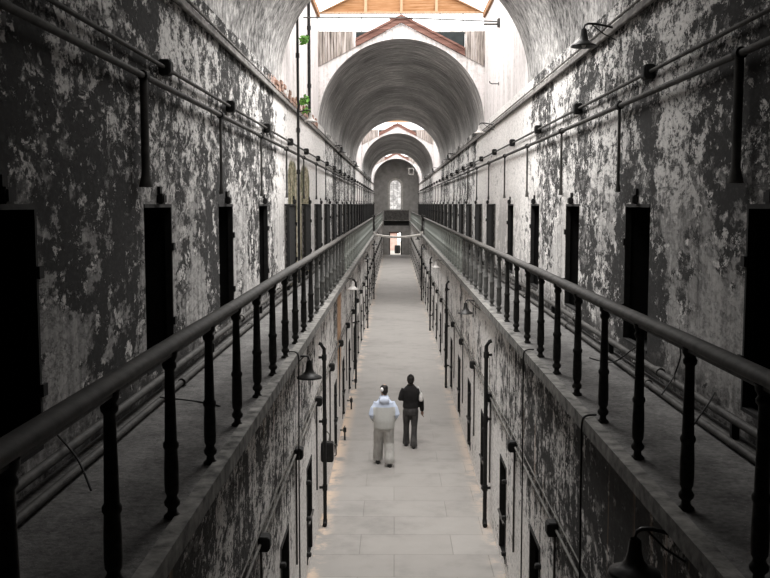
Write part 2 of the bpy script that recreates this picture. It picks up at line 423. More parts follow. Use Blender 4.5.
def circ(x): return ZC + math.sqrt(max(0, R*R-(x-CX)**2))
APEX, EAVE, PLATE = 5.38, 4.10, 5.69
def gable(x): return Z(APEX - (APEX-EAVE)*abs(x-CX)/R)
def gable_wall(name, y, label):
    m = MB(); n = 60
    for k in range(n):
        x0 = CX - R*math.cos(PI*k/n); x1 = CX - R*math.cos(PI*(k+1)/n)
        m.quad((x0,y,circ(x0)), (x1,y,circ(x1)), (x1,y,gable(x1)), (x0,y,gable(x0)))
    struct(m.build(name, M['white']), label, 'wall')
GN = ['first', 'second', 'farthest']
for i, (a, b) in enumerate(GAPS):
    m = MB()
    gable_wall('wall_gable_far_%d' % (i+1), b, 'white gabled arch wall at the far end of the %s open bay' % GN[i])
    gable_wall('wall_gable_near_%d' % (i+1), a+.002, 'white gabled arch wall at the near end of the %s open bay' % GN[i])
    top = Z(PLATE)
    for sd, x, s in (('left', XL, -1), ('right', XR, 1)):
        struct(MB().box(min(x, x+s*.3), max(x, x+s*.3), a-.3, b+.3, ZC, top).build('wall_bay_%s_%d' % (sd, i+1), M['white']), 'white high side wall on the %s of the %s open bay' % (sd, GN[i]), 'wall')
    # daylit pitched roof of the open bay
    m = MB(); rid = Z(PLATE+.49*R)
    for x in (XL-.3, XR+.3):
        m.quad((x,a-.25,top-.14), (x,b+.2,top-.14), (CX,b+.2,rid), (CX,a-.25,rid))
    struct(m.build('ceiling_skylight_%d' % (i+1), M['roof'] if i == 0 else M['roof2']), 'bright translucent pitched roof over the %s open bay' % GN[i], 'skylight')
    # near end of the roof, closed with boards (faces away from the camera)
    m = MB(); nb = 20
    for k in range(nb):
        x0 = XL+2*R*k/nb; x1 = XL+2*R*(k+1)/nb; rf = lambda x: rid-.49*abs(x-CX)
        m.quad((x0,a-.02,gable(x0)-.02), (x1,a-.02,gable(x1)-.02), (x1,a-.02,rf(x1)), (x0,a-.02,rf(x0)))
    struct(m.build('wall_boarding_%d' % (i+1), M['white']), 'pale boarding closing the near end of the %s skylight' % GN[i], 'wall')
    g = thing('gable_truss', 'dark red-brown gable rafters above the %s arch' % ('broad' if i == 0 else 'second' if i == 1 else 'farthest'), 'rafters', (CX, b-.05, Z(APEX)), 0, None, 'structure')
    xl, xr = (-1.36, 1.9) if i == 0 else (-1.3, 1.3)
    sl = (APEX-EAVE)/R
    for xe, nm in ((xl, 'rafter'), (xr, 'rafter')):
        w = .20
        m = MB(); z1 = -abs(xe)*sl
        for (dy0, dy1, t0, t1) in ((-.05, .05, .005, w), (-.09, -.03, w-.02, w+.045)):
            vs = [(0,dy0,t0), (xe,dy0,z1+t0), (xe,dy0,z1+t1), (0,dy0,t1), (0,dy1,t0), (xe,dy1,z1+t0), (xe,dy1,z1+t1), (0,dy1,t1)]
            m.add(vs, [(0,1,2,3), (7,6,5,4), (0,4,5,1), (1,5,6,2), (2,6,7,3), (3,7,4,0)])
        m.build(nm, M['redwood'], g)
    MB().bevbox(-.36, .34, -.10, .02, .10, .15, .01).build('collar_tie', M['redwood'], g)
    # boarding between rafters and side walls
    zt = Z(5.14)
    for sd, x0, x1 in (('left', XL, CX+xl), ('right', CX+xr, XR)):
        m = MB(); z = lambda x: gable(x)
        m.add([(x0,b-.05,z(x0)), (x1,b-.05,z(x1)), (x1,b-.05,zt), (x0,b-.05,zt), (x0,b,z(x0)), (x1,b,z(x1)), (x1,b,zt), (x0,b,zt)],
              [(0,1,2,3), (7,6,5,4), (0,4,5,1), (1,5,6,2), (2,6,7,3), (3,7,4,0)])
        xx = x1 if sd == 'left' else x0
        o = m.build('board_panel', M['boards'])
        tag(o, 'weathered vertical boards on the %s under the %s skylight' % (sd, GN[i]), 'boards', None, 'structure')
    bk = MB(); nb = 30
    for k in range(nb):
        x0 = CX+xl+(xr-xl)*k/nb; x1 = CX+xl+(xr-xl)*(k+1)/nb
        bk.quad((x0,b+.08,gable(x0)-.1), (x1,b+.08,gable(x1)-.1), (x1,b+.08,max(zt, gable(x1))), (x0,b+.08,max(zt, gable(x0))))
    struct(bk.build('wall_backing_%d' % (i+1), M['darkpanel']), 'dark panel behind the rafters of the %s open bay' % GN[i], 'panel')
    struct(MB().box(CX+xl-.06, CX+xl, b-.07, b+.1, gable(CX+xl), zt).build('trim_post_%d' % (i+1), M['white']), 'white upright beside the dark panel of the %s open bay' % GN[i], 'post')
    # clerestory glazing strip with thin glazing bars
    if i < 2:
        w = thing('window_%d' % (i+1), 'bright glazed strip under the plywood gable of the %s open bay' % GN[i], 'window', (CX, b+.14, zt), 0, None, 'structure')
        MB().box(-R, R, -.004, .004, .03, PLATE-5.14).build('pane', M['pane'], w)
        MB().box(-R, R, -.05, .05, -.05, .03).build('window_sill', M['stone'], w)
        for bx in (-1.87, -1.2, -.02, 1.16, 1.85):
            MB().box(bx-.011, bx+.011, -.03, .03, .03, PLATE-5.14).build('glazing_bar', M['pipe'], w)
    # plywood gable end with studs, plate beams and rafters
    ge = thing('plywood_gable', 'orange plywood gable end with pale studs over the %s open bay' % GN[i], 'gable', (CX, b+.14, top), 0, None, 'structure')
    h = .49*R
    MB().add([(-R,0,0), (R,0,0), (0,0,h), (-R,.03,0), (R,.03,0), (0,.03,h)], [(0,1,2), (5,4,3), (0,3,4,1), (1,4,5,2), (2,5,3,0)]).build('plywood_sheet', M['ply'], ge)
    MB().box(-R, R, -.07, 0, 0, .05).build('bottom_plate', M['stud'], ge)
    for bx in (-1.07, 0, 1.05):
        MB().box(bx-.045, bx+.045, -.05, -.001, .05, h*(1-(abs(bx)+.045)/R)).build('stud', M['stud'], ge)
    for s in (-1, 1):
        m = MB(); vs = []
        for yy in (-.12, -.01): vs += [(s*R,yy,-.02), (s*R,yy,.16), (0,yy,h+.12), (0,yy,h-.06)]
        m.add(vs, [(0,1,2,3), (7,6,5,4), (0,4,5,1), (1,5,6,2), (2,6,7,3), (3,7,4,0)]).build('end_rafter', M['stud'], ge)
    for sd, x, s in (('left', XL, 1), ('right', XR, -1)):
        a0, b0 = sorted((x-s*.1, x+s*.07))
        tag(MB().box(a0, b0, a+.02, b-.03, top-.16, top+.02).build('wall_plate', M['ply']), 'new orange timber plate along the top of the %s wall, %s open bay' % (sd, GN[i]), 'beam')

# spring-line ledges
for k, (sd, x, s) in enumerate((('left', XL, 1), ('right', XR, -1))):
    m = MB(); a0, b0 = sorted((x, x+s*.055)); m.box(a0, b0, -4, YEND, Z(2.12), Z(2.17))
    m.tube([(x+s*.05, -4, Z(2.09)), (x+s*.05, YEND, Z(2.09))], .026, 8)
    m.tube([(x+s*.035, -4, Z(2.22)), (x+s*.035, YEND, Z(2.22))], .016, 6)
    struct(m.build('trim_%d' % (3+k), M['trim']), 'dark moulded ledge along the top of the %s wall' % sd, 'ledge')

# end wall with arched window and doorway
m = MB(); st = .06; nx = int(round((XR-XL)/st))
WX, WH, WB, WT = 395.6, 0, 0, 0
wc, wr_, wb, wtop = .10, .64, Z(-.62), Z(2.68)
dx0, dx1, dz = -.52, .74, Z(-3.25)
for k in range(nx):
    x0 = XL + k*(XR-XL)/nx; x1 = x0 + (XR-XL)/nx; xm = (x0+x1)/2
    holes = []
    if dx0 < xm < dx1: holes.append((0, dz))
    if abs(xm-wc) < wr_: holes.append((wb, wtop-wr_+math.sqrt(wr_**2-(xm-wc)**2)))
    cur = -.2
    for h0, h1 in holes:
        if h0 > cur: m.box(x0, x1, YEND, YEND+.5, cur, h0)
        cur = h1
    m.box(x0, x1, YEND, YEND+.5, cur, Z(5.2))
struct(m.build('wall_end', simple('end_plaster', (.27, .26, .245), .9, 0, .25, 2, 'pos')), 'grey plastered end wall with arched window', 'wall')
w = thing('window_3', 'tall arched window in the far end wall', 'window', (wc, YEND, wb), 0, None, 'structure')
def archpts(r, h, n=20): return [(-r, 0)] + [(-r*math.cos(PI*j/n), h-r+0*r + r*math.sin(PI*j/n)) for j in range(n+1)] + [(r, 0)]
m = MB(); H = wtop-wb; A = archpts(wr_+.22, H+.22); B = archpts(wr_-.02, H-.02)
for y0 in (-.08,):
    for i in range(len(A)-1):
        m.add([(A[i][0],y0,A[i][1]), (A[i+1][0],y0,A[i+1][1]), (B[i+1][0],y0,B[i+1][1]), (B[i][0],y0,B[i][1]),
               (A[i][0],.02,A[i][1]), (A[i+1][0],.02,A[i+1][1]), (B[i+1][0],.35,B[i+1][1]), (B[i][0],.35,B[i][1])],
              [(0,1,2,3), (0,4,5,1), (3,2,6,7)])
m.build('window_surround', M['stone'], w)
m = MB(); m.add([(p[0], .3, p[1]) for p in B], [tuple(range(len(B)))]); m.build('pane', M['windowpane'], w)
m = MB()
for zz in [H*k/7 for k in range(1, 7)]: m.box(-wr_+.02, wr_-.02, .26, .29, zz-.009, zz+.009)
for xx in (-.22, .22): m.box(xx-.009, xx+.009, .26, .29, 0, H-.12)
m.build('muntin', M['pipe'], w)
d = thing('door_1', 'bright open doorway at the far end of the lower corridor', 'doorway', ((dx0+dx1)/2, YEND, 0), 0, None, 'structure')
hw = (dx1-dx0)/2
MB().box(-hw-.09, -hw, -.05, .1, 0, dz+.09).box(hw, hw+.09, -.05, .1, 0, dz+.09).box(-hw, hw, -.05, .1, dz, dz+.09).build('door_frame', M['iron'], d)
struct(MB().box(-14, 14, YEND+.3, YEND+40, -.3, -.02).build('ground', M['ground']), 'pale yard outside the far doorway', 'ground')
bm_ = thing('yard_building', 'pinkish low building seen through the far doorway', 'building', (.0, YEND+11, -.02))
MB().box(-5, .35, 0, 4, 0, 2.1).build('building_wall', M['outwall'], bm_)
MB().box(-5.2, .55, -.2, 4.2, 2.1, 2.3).build('roof', M['redwood'], bm_)
tag(MB().lathe([(.30, 0), (.34, .1), (.36, .5), (.34, .85), (.30, .95)], 14, (.35, YEND+3.5, -.02)).build('barrel', M['iron']), 'dark barrel standing outside the far doorway', 'barrel')

# ------------------------------------------------------------------ cell doors
def door_proto_upper(lattice):
    P = []
    m = MB(); f = .035
    m.box(.01, .07, -UW, -UW+f, 0, UZ1-UZ0).box(.0, .07, UW-f, UW, 0, UZ1-UZ0).box(.0, .07, -UW+f, UW-f, UZ1-UZ0-f, UZ1-UZ0).box(0, .07, -UW+f, UW-f, 0, .03)
    P.append(('door_frame', m.mesh('door_frame', M['iron'])))
    if lattice:
        P.append(('door_leaf', MB().box(.09, .13, -UW+f, UW-f, .03, UZ1-UZ0-f).mesh('door_leaf_pale', M['paleleaf'])))
        m = MB(); hh = UZ1-UZ0-f; ww = 2*(UW-f)
        for sg in (1, -1):
            k = -1.0
            while k < hh/ww+1:
                # strap from y=-w to +w rising by sg*ww at 45 deg, clipped to the opening
                pts = []
                for u in (0, 1):
                    y = -UW+f + u*ww; z = .03 + k*ww + (u*ww if sg > 0 else (1-u)*ww); pts.append([y, z])
                (ya, za), (yb, zb) = pts
                def clip(zlim, ya, za, yb, zb):
                    tt = (zlim-za)/(zb-za); return ya+(yb-ya)*tt, zlim
                lo, hi = .03, hh
                if max(za, zb) > lo and min(za, zb) < hi:
                    if za < lo: ya, za = clip(lo, ya, za, yb, zb)
                    if zb < lo: yb, zb = clip(lo, ya, za, yb, zb)
                    if za > hi: ya, za = clip(hi, ya, za, yb, zb)
                    if zb > hi: yb, zb = clip(hi, ya, za, yb, zb)
                    if abs(ya-yb) > .02:
                        m.tube([(.055 if sg > 0 else .068, ya, za), (.055 if sg > 0 else .068, yb, zb)], .046, 4, .3)
                k += .155
        P.append(('grille', m.mesh('grille', M['iron'])))
    else:
        P.append(('door_leaf', MB().box(.30, .35, -UW+f, UW-f, .03, UZ1-UZ0-f).box(.285, .3, -UW+f, UW-f, .35, .43).box(.285, .3, -UW+f, UW-f, 1.1, 1.18).mesh('door_leaf_dark', M['leaf'])))
    m = MB().bevbox(-.07, .0, -.07, .07, UZ1-UZ0+.0, UZ1-UZ0+.10, .015).box(-.03, 0, -.04, .04, UZ1-UZ0+.10, UZ1-UZ0+.17)
    P.append(('latch', m.mesh('latch', M['iron'])))
    m = MB()
    P.append(('hinge', MB().box(-.02, .06, UW-.03, UW+.05, .35, .43).mesh('hinge', M['iron'])))
    P.append(('hinge', MB().box(-.02, .06, UW-.03, UW+.05, 1.12, 1.20).mesh('hinge', M['iron'])))
    return P
PU, PUL = door_proto_upper(False), door_proto_upper(True)
def door_proto_lower():
    h = LZ1-LZ0; P = []
    P.append(('door_frame', MB().box(-.012, .06, -LW, -LW+.05, 0, h).box(-.012, .06, LW-.05, LW, 0, h).box(-.012, .06, -LW+.05, LW-.05, h-.05, h).mesh('door_frame', M['iron'])))
    P.append(('door_leaf', MB().box(.15, .2, -LW+.05, LW-.05, 0, h-.05).mesh('door_leaf', M['leaf'])))
    for zz in (.18, .75, 1.32):
        P.append(('hinge', MB().bevbox(-.07, .03, -LW-.07, -LW+.01, zz-.03, zz+.03, .01).mesh('hinge', M['iron'])))
    P.append(('bolt', MB().tube([(-.03, -LW+.05, .62), (-.03, LW-.05, .62)], .018, 8).mesh('bolt', M['pipe'])))
    return P
PL = door_proto_lower()
dn = 1
def put_door(P, x, y, z, s, label, group):
    global dn; dn += 1
    r = thing('door_%d' % dn, label, 'door', (x, y, z), 0, group, 'structure')
    for nm, me in P:
        o = link(nm, me, r); w = 1.12 if P is PUL else 1
        o.scale = (s, w, 1)
        if P is PUL: o.location = (-s*.125, 0, 0)
for k, y in enumerate(UDL):
    put_door(PUL if y > 19 else PU, XL, y, UZ0, -1, 'dark iron cell door in the left gallery wall, %s from the viewer' % ORD[k], 'left gallery cell doors')
for k, y in enumerate(UDR):
    put_door(PUL if y > 24 else PU, XR, y, UZ0, 1, 'dark iron cell door in the right gallery wall, %s from the viewer' % ORD[k], 'right gallery cell doors')
for k, y in enumerate(LDL):
    put_door(PL, LL, y, LZ0, -1, 'low dark cell door in the left lower wall, %s from the viewer' % ORD[k], 'left lower cell doors')
for k, y in enumerate(LDR):
    put_door(PL, LR, y, LZ0, 1, 'low dark cell door in the right lower wall, %s from the viewer' % ORD[k], 'right lower cell doors')

# ------------------------------------------------------------------ railings
prof = [(.048, 0), (.050, .012), (.030, .03), (.026, .055), (.044, .075), (.047, .095), (.034, .115), (.030, .13), (.040, .15), (.043, .20), (.042, .30), (.038, .40),
        (.046, .415), (.046, .435), (.036, .45), (.033, .60), (.029, .78), (.028, .86), (.040, .875), (.042, .895), (.032, .91), (.046, .935), (.048, .965)]
balu = MB().lathe(prof, 14).mesh('baluster', M['baluster'])
newel_prof = [(r*1.35, z*1.07) for r, z in prof] + [(.075, 1.06), (.08, 1.09), (.05, 1.13), (.02, 1.16)]
newel = MB().lathe(newel_prof, 14).mesh('newel_post', M['baluster'])
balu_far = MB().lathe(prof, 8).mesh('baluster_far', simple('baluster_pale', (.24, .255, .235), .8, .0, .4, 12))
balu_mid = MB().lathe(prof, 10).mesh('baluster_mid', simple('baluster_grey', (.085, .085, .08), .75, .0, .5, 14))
def railing(x, ys, y0, y1, label, ends):
    r = thing('railing', label, 'railing', (x, 0, GAL))
    P = [(0, y0+(y1-y0)*k/30, .995+.004*math.sin(k*2.1)) for k in range(31)]
    MB().tube(P, .057, 12, .68).build('handrail', M['rail'], r)
    MB().box(-.028, .028, y0, y1, .945, .968).build('rail_strap', M['baluster'], r)
    for y in ys:
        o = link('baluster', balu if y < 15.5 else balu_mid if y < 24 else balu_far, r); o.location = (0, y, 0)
    for y in ends:
        o = link('newel_post', newel, r); o.location = (0, y, 0)
railing(BL, [3.05+1.14*k for k in range(46)], -2, 55.2, 'long iron handrail on left gallery with turned dark balusters', [55.2])
railing(BR, [3.25+1.125*k for k in range(46)], -2, 55.2, 'long iron handrail on right gallery with turned dark balusters', [55.2])
railing(BL, [60.2+1.135*k for k in range(36)], 59.4, 101, 'far section of left gallery railing beyond the footbridge', [59.4])
railing(BR, [60.2+1.135*k for k in range(36)], 59.4, 101, 'far section of right gallery railing beyond the footbridge', [59.4])

# bridges
def bridge_mesh(y0, y1, z, sag, th, x0, x1):
    m = MB(); n = 16; top = []; 
    for i in range(n):
        a = i/n; b = (i+1)/n
        za, zb = z - sag*4*a*(1-a), z - sag*4*b*(1-b); xa, xb = x0+(x1-x0)*a, x0+(x1-x0)*b
        vs = [(xa,y0,za-th), (xb,y0,zb-th), (xb,y0,zb), (xa,y0,za), (xa,y1,za-th), (xb,y1,zb-th), (xb,y1,zb), (xa,y1,za)]
        m.add(vs, [(0,1,2,3), (7,6,5,4), (0,4,5,1), (2,6,7,3)])
    return m
t = thing('footbridge', 'thin pale footbridge sagging across between the two galleries', 'footbridge', (CX, 57, GAL))
bridge_mesh(-.15, 1.2, .015, .16, .10, SL-CX-.05, SR-CX+.05).build('deck', M['stone'], t)
for s in (SL-CX-.12, SR-CX+.12):
    MB().box(s-.08, s+.08, -.2, 1.25, .02, .12).build('bearing_block', M['stone'], t)
t = thing('end_bridge', 'dark solid-sided bridge crossing in front of the end wall', 'footbridge', (CX, 101.6, GAL), 0, None, 'structure')
MB().box(SL-CX-.12, SR-CX+.12, 0, 1.6, .019, .10).build('deck', M['edge'], t)
MB().box(SL-CX+.05, SR-CX-.05, .02, .1, .10, 1.08).build('parapet', M['pipe'], t)
MB().box(SL-CX, SR-CX, -.02, .14, 1.08, 1.16).build('coping', M['edge'], t)
MB().box(SL-CX+.01, SR-CX-.01, .2, .5, -.5, .019).build('beam', M['iron'], t)  # dark bar standing in for the shadow under the bridge

# ------------------------------------------------------------------ pipes, conduits, boxes
def junction(): return MB().bevbox(-.055, .055, -.085, .085, -.075, .075, .012).box(.055, .062, -.06, .06, -.05, .05).mesh('junction_box', M['iron'])
jb = junction()
def drop_pipe(r, h): 
    return MB().tube([(0,0,0), (0,0,-h+.12), (0,0,-h+.06), (0,0,-h)], [r, r, r*1.4, r*1.75], 8).mesh('drop_pipe', M['pipe'])
dp = drop_pipe(.019, 1.0); dpn = drop_pipe(.038, .98)
for sd, x, s, doors, hz, bz, b0, bs in (('left', XL, 1, UDL, 1.13, 1.33, 9.45, 3.73), ('right', XR, -1, UDR, 1.14, 1.37, 10.1, 3.83)):
    r = thing('water_pipe', 'iron pipe along the %s upper wall with drops to each cell' % sd, 'pipe', (x+s*.078, 0, Z(hz)))
    MB().tube([(0, -3.9, 0), (0, 40, 0), (0, YEND-1, 0)], .029, 10).build('pipe', M['pipe'], r)
    for k, y in enumerate(doors):
        o = link('drop_pipe', dpn if k == (1 if sd == 'left' else 0) or k == 0 else dp, r); o.location = (0, y + (-.75 if sd == 'left' else .6), 0)
        if y < 60:
            o = link('pipe_collar', bpy.data.meshes.get('pipe_collar') or MB().tube([(0,-.05,0), (0,.05,0)], .048, 10).mesh('pipe_collar', M['iron']), r); o.location = (0, y + (-.75 if sd == 'left' else .6), 0)
    r = thing('conduit', 'thin conduit with square junction boxes along the %s upper wall' % sd, 'conduit', (x+s*.05, 0, Z(bz)))
    MB().tube([(0, -3.9, 0), (0, YEND-1, 0)], .02, 8).build('pipe', M['pipe'], r)
    k = 0; y = b0 - bs
    while y < 100:
        o = link('junction_box', jb, r); o.location = (s*.0051, y, .0); o.scale = (s, 1, 1); y += bs
for sd, x, s, hz, b0, bs in (('left', LL, 1, -3.36, 9.2, 3.4), ('right', LR, -1, -3.43, 9.85, 3.43)):
    r = thing('lower_conduit', 'conduit with dark junction boxes along the %s lower wall' % sd, 'conduit', (x+s*.022, 0, Z(hz)))
    MB().tube([(0, 4, 0), (0, YEND-1, 0)], .016, 8).build('pipe', M['palepipe'], r)
    MB().tube([(0, 4, .13), (0, YEND-1, .13)], .009, 6).build('cable', M['palepipe'], r)
    y = b0; k = 0
    while y < 100:
        o = link('junction_box', jb, r); o.location = (s*.034, y, 0); o.scale = (s, 1, 1)
        o = link('drop_pipe', bpy.data.meshes.get('lower_drop') or MB().tube([(0,0,0), (0,0,-1.5)], .014, 6).mesh('lower_drop', M['pipe']), r)
        o.location = (-s*.004, y+.02, -.06); y += bs; k += 1

# floor pipes on the galleries
for sd, x, s in (('left', XL, 1), ('right', XR, -1)):
    for j, (dx, dz, rad) in enumerate(((.085, .15, .036), (.20, .045, .03))):
        r = thing('floor_pipe', 'grey pipe on the %s gallery floor, the one %s' % (sd, 'against the wall' if j == 0 else 'nearer the railing'), 'pipe', (x+s*dx, 0, GAL+dz))
        MB().tube([(0, -3.8, 0)] + [(.012*math.sin(k*1.7+j), k*4.0, .006*math.sin(k*2.3)) for k in range(1, 26)], rad, 10).build('pipe', M['pipe'], r)
        cm = MB().tube([(0,-.06,0), (0,.06,0)], rad*1.35, 10).mesh('coupling', M['pipe'])
        for y in (4.9, 9.3, 13.7, 18.2, 22.7): o = link('coupling', cm, r); o.location = (0, y, 0)
        if j == 0:
            bk = MB().box(-.03, .03, -.02, .02, -.15, -rad+.005).mesh('pipe_support', M['iron'])
            for y in (3.0, 7.2, 11.4, 15.6, 19.8, 24, 28.2): o = link('pipe_support', bk, r); o.location = (0, y, 0)

# loose wires on the galleries
def wire(pts, label, r=.008):
    b = Vector(pts[0]); P = [Vector(p)-b for p in pts]; out = []
    for i in range(len(P)-1):
        p0, p1, p2, p3 = P[max(i-1,0)], P[i], P[i+1], P[min(i+2,len(P)-1)]
        for k in range(6):
            t = k/6; out.append(.5*((2*p1)+(-p0+p2)*t+(2*p0-5*p1+4*p2-p3)*t*t+(-p0+3*p1-3*p2+p3)*t**3))
    out.append(P[-1])
    o = MB().tube(out, r, 6).build('wire', M['wire']); o.location = b
    return tag(o, label, 'wire')
wire([(XR-.01, 10.3, GAL+.22), (XR-.1, 10.2, GAL+.25), (XR-.26, 10.3, GAL+.10), (XR-.30, 10.7, GAL+.012), (XR-.42, 11.0, GAL+.012)], 'loose black wire below second right gallery door')
wire([(XR-.01, 9.0, GAL+.55), (XR-.03, 8.8, GAL+.4), (XR-.05, 8.9, GAL+.2), (XR-.13, 8.7, GAL+.19), (XR-.28, 8.5, GAL+.085)], 'loose black wire dropping to right gallery pipes before second door')
wire([(XR-.01, 7.9, GAL+.22), (XR-.2, 7.5, GAL+.2), (XR-.42, 7.3, GAL+.012)], 'short black wire over the right floor pipes beside nearest door')
wire([(XL+.01, 6.3, GAL+.25), (XL+.25, 6.0, GAL+.16), (XL+.40, 5.8, GAL+.012)], 'short black wire over the left floor pipes beside nearest door')
wire([(XL+.22, 8.3, GAL+.09), (XL+.5, 8.5, GAL+.012), (XL+.75, 8.3, GAL+.012)], 'black wire lying across the left gallery floor')
# hanging cables on the slab edges
def drop(x, s, y, y_top, zb, label):
    e = x - s*.012
    xl = (LL+.03) if s < 0 else (LR-.03)
    pts = [(x+s*.12, y+.1, GAL+.03), (x+s*.02, y+.03, GAL+.035), (e-s*.005, y, GAL-.02), (e-s*.005, y, GAL-.24), (e-s*.005, y, GAL-.6), (e, y, GAL-1.3), (e, y, zb)]
    wire(pts, label, .009)
drop(SR, 1, 7.8, 0, Z(-4.6), 'thin cable hanging from right gallery edge, nearest of the row')
drop(SR, 1, 11.4, 0, Z(-5.1), 'thin cable hanging from right gallery edge past the bay of the elbow pipe')
drop(SL, -1, 11.2, 0, Z(-5.0), 'thin cable hanging from left gallery edge beside lower lamp')

# lower downpipes
def downpipe(x, s, y, ztop, label, r=.05):
    t = thing('downpipe', label, 'pipe', (x-s*.11, y, 0))
    MB().tube([(s*.095, -.0, ztop+.10), (s*.06, 0, ztop+.09), (0, 0, ztop), (0, 0, ztop-.08), (0, 0, 1.5), (0, 0, .12)], r, 10).build('pipe', M['iron'], t)
    MB().tube([(0, 0, .12), (0, -.02, .05), (0, -.1, .04)], [r*1.15, r*1.2, r*1.2], 10).build('shoe', M['iron'], t)
    for zz in (ztop-.15, ztop-1.3, .7):
        MB().tube([(0,0,zz-.05), (0,0,zz+.05)], r*1.35, 10).box(min(0, s*.10), max(0, s*.10), -.02, .02, zz-.02, zz+.02).build('pipe_bracket', M['iron'], t)
downpipe(LR, 1, 16.6, Z(-2.5), 'black elbow downpipe on right lower wall, nearest of its row', .036)
downpipe(LL, -1, 16.6, Z(-2.55), 'black elbow downpipe on left lower wall, nearest of its row', .033)
for k, y in enumerate((29.5, 43.0, 56.5)):
    downpipe(LR, 1, y, Z(-2.5), 'black downpipe on right lower wall, %s of its row' % ORD[k+1], .034)
    downpipe(LL, -1, y+.8, Z(-2.5), 'black downpipe on left lower wall, %s of its row' % ORD[k+1], .032)
t = thing('lock_box', 'dark metal box fixed beside the nearest left downpipe', 'box', (LL+.13, 17.15, 1.03))
MB().bevbox(-.12, .10, -.10, .10, 0, .36, .015).build('box_body', M['iron'], t)
MB().tube([(.12, -.02, .1), (.15, -.02, .12), (.15, -.02, .3), (.1, -.02, .33)], .012, 6).build('handle', M['palepipe'], t)
MB().tube([(.02, .0, .36), (.03, .0, .5), (-.06, .0, .6), (-.10, .0, .7)], .012, 6).build('lead', M['palepipe'], t)
for k, y in enumerate((22.8, 26.3, 29.3)):
    t = thing('valve', 'small pipe valve on floor by left lower wall, %s of three' % ['nearest', 'middle', 'farthest'][k], 'valve', (LL+.14, y, 0))
    MB().tube([(-.12, 0, .25), (0, 0, .25), (0, 0, 0)], .022, 8).build('pipe', M['iron'], t)
    MB().tube([(0, 0, .2), (0, 0, .31)], .04, 8).build('valve_body', M['iron'], t)
    MB().tube([(.0, -.06, .34), (.0, .06, .34)], .012, 6).build('handle', M['iron'], t)
# dark rainwater pipes in the first open bay, left
t = thing('rainwater_pipe', 'dark rainwater pipe down the left wall with green plant on it', 'pipe', (XL+.20, 20.9, 0))
MB().tube([(0, 0, Z(5.6)), (0, 0, Z(2.25)), (.02, 0, Z(2.15)), (.0, 0, Z(2.0)), (0, 0, GAL)], .029, 10).build('pipe', M['iron'], t)
for zz in (4.4, 3.2, 1.6, .7): MB().tube([(0,0,Z(zz)-.05), (0,0,Z(zz)+.05)], .042, 10).build('pipe_collar', M['iron'], t)
t = thing('rainwater_pipe', 'dark rainwater pipe on the left wall next to the gable corner', 'pipe', (XL+.05, 25.4, 0))
MB().tube([(0, 0, Z(5.5)), (0, 0, Z(2.9)), (0, 0, Z(2.24))], .04, 10).build('pipe', M['iron'], t)
for zz in (4.6, 3.1): MB().tube([(0,0,Z(zz)-.05), (0,0,Z(zz)+.05)], .055, 10).build('pipe_collar', M['iron'], t)

# tie rod across the first bay
t = thing('tie_rod', 'thin iron tie rod spanning the first open bay overhead', 'rod', (0, 24.4, Z(4.675)))
MB().tube([(XL, 0, 0), (CX, 0, -.01), (XR, .6, 0)], .016, 8).build('rod', M['pipe'], t)
MB().box(XR-.42, XR-.02, .5, .53, -.10, -.06).box(XR-.06, XR, .45, .65, -.14, .06).build('anchor_bracket', M['pipe'], t)
t = thing('wall_hook', 'short iron hook on the white right wall above the ledge', 'hook', (XR, 25.0, Z(3.1)))
MB().tube([(0,0,0), (-.18,0,.0), (-.24,0,.03), (-.24,0,.07)], .014, 6).build('hook_arm', M['iron'], t)
MB().box(-.012, 0, -.03, .03, -.04, .04).build('hook_plate', M['iron'], t)
# square wire frame hanging in the farthest bay
t = thing('hanging_frame', 'small square frame on a slanted rod under the far vault', 'frame', (1.75, 100, Z(3.4)))
MB().box(-.28, .28, -.02, .02, .28, .33).box(-.28, .28, -.02, .02, -.33, -.28).box(-.28, -.23, -.02, .02, -.28, .28).box(.23, .28, -.02, .02, -.28, .28).build('frame', M['stone'], t)
MB().tube([(0, 0, .33), (.35, 0, 1.15)], .025, 6).build('rod', M['pipe'], t)

# ------------------------------------------------------------------ gooseneck lamps
shade_prof = [(.030, .0), (.036, -.02), (.042, -.08), (.055, -.13), (.085, -.165), (.150, -.195), (.158, -.215), (.150, -.218), (.08, -.185), (.045, -.14)]
def lamp_meshes(mat):
    sh = MB().lathe(shade_prof, 20, cap=False).mesh('lamp_shade', mat)
    arm = MB().tube([(.42, 0, -.0), (.30, 0, .03), (.14, 0, .06), (.05, 0, .06), (.012, 0, .045), (0, 0, .0)], .014, 8).mesh('lamp_arm', M['lamp'])
    br = MB().tube([(.42, 0, -.14), (.25, 0, -.06), (.10, 0, .05)], .008, 6).mesh('brace', M['lamp'])
    mt = MB().bevbox(.40, .44, -.05, .05, -.07, .07, .01).mesh('wall_mount', M['lamp'])
    bu = MB().ball((0, 0, -.19), .028, .028, .04, 10, 6).mesh('bulb', M['lamplight'])
    return [('lamp_shade', sh), ('lamp_arm', arm), ('brace', br), ('wall_mount', mt), ('bulb', bu)]
LD, LP = lamp_meshes(M['lamp']), lamp_meshes(M['lamplight'])
def lamp(x, s, y, z, label, group, pale=False, reach=.42):
    t = thing('gooseneck_lamp', label, 'lamp', (x - s*reach, y, z), 0, group)
    for nm, me in (LP if pale else LD):
        o = link(nm, me, shade if nm == 'bulb' else t)
        if nm == 'lamp_shade': shade = o
        if nm == 'bulb': continue
        o.scale = (s*reach/.42, 1, 1) if nm in ('lamp_arm', 'brace') else (s, 1, 1)
        if nm == 'wall_mount': o.location = (s*(reach-.42), 0, 0)
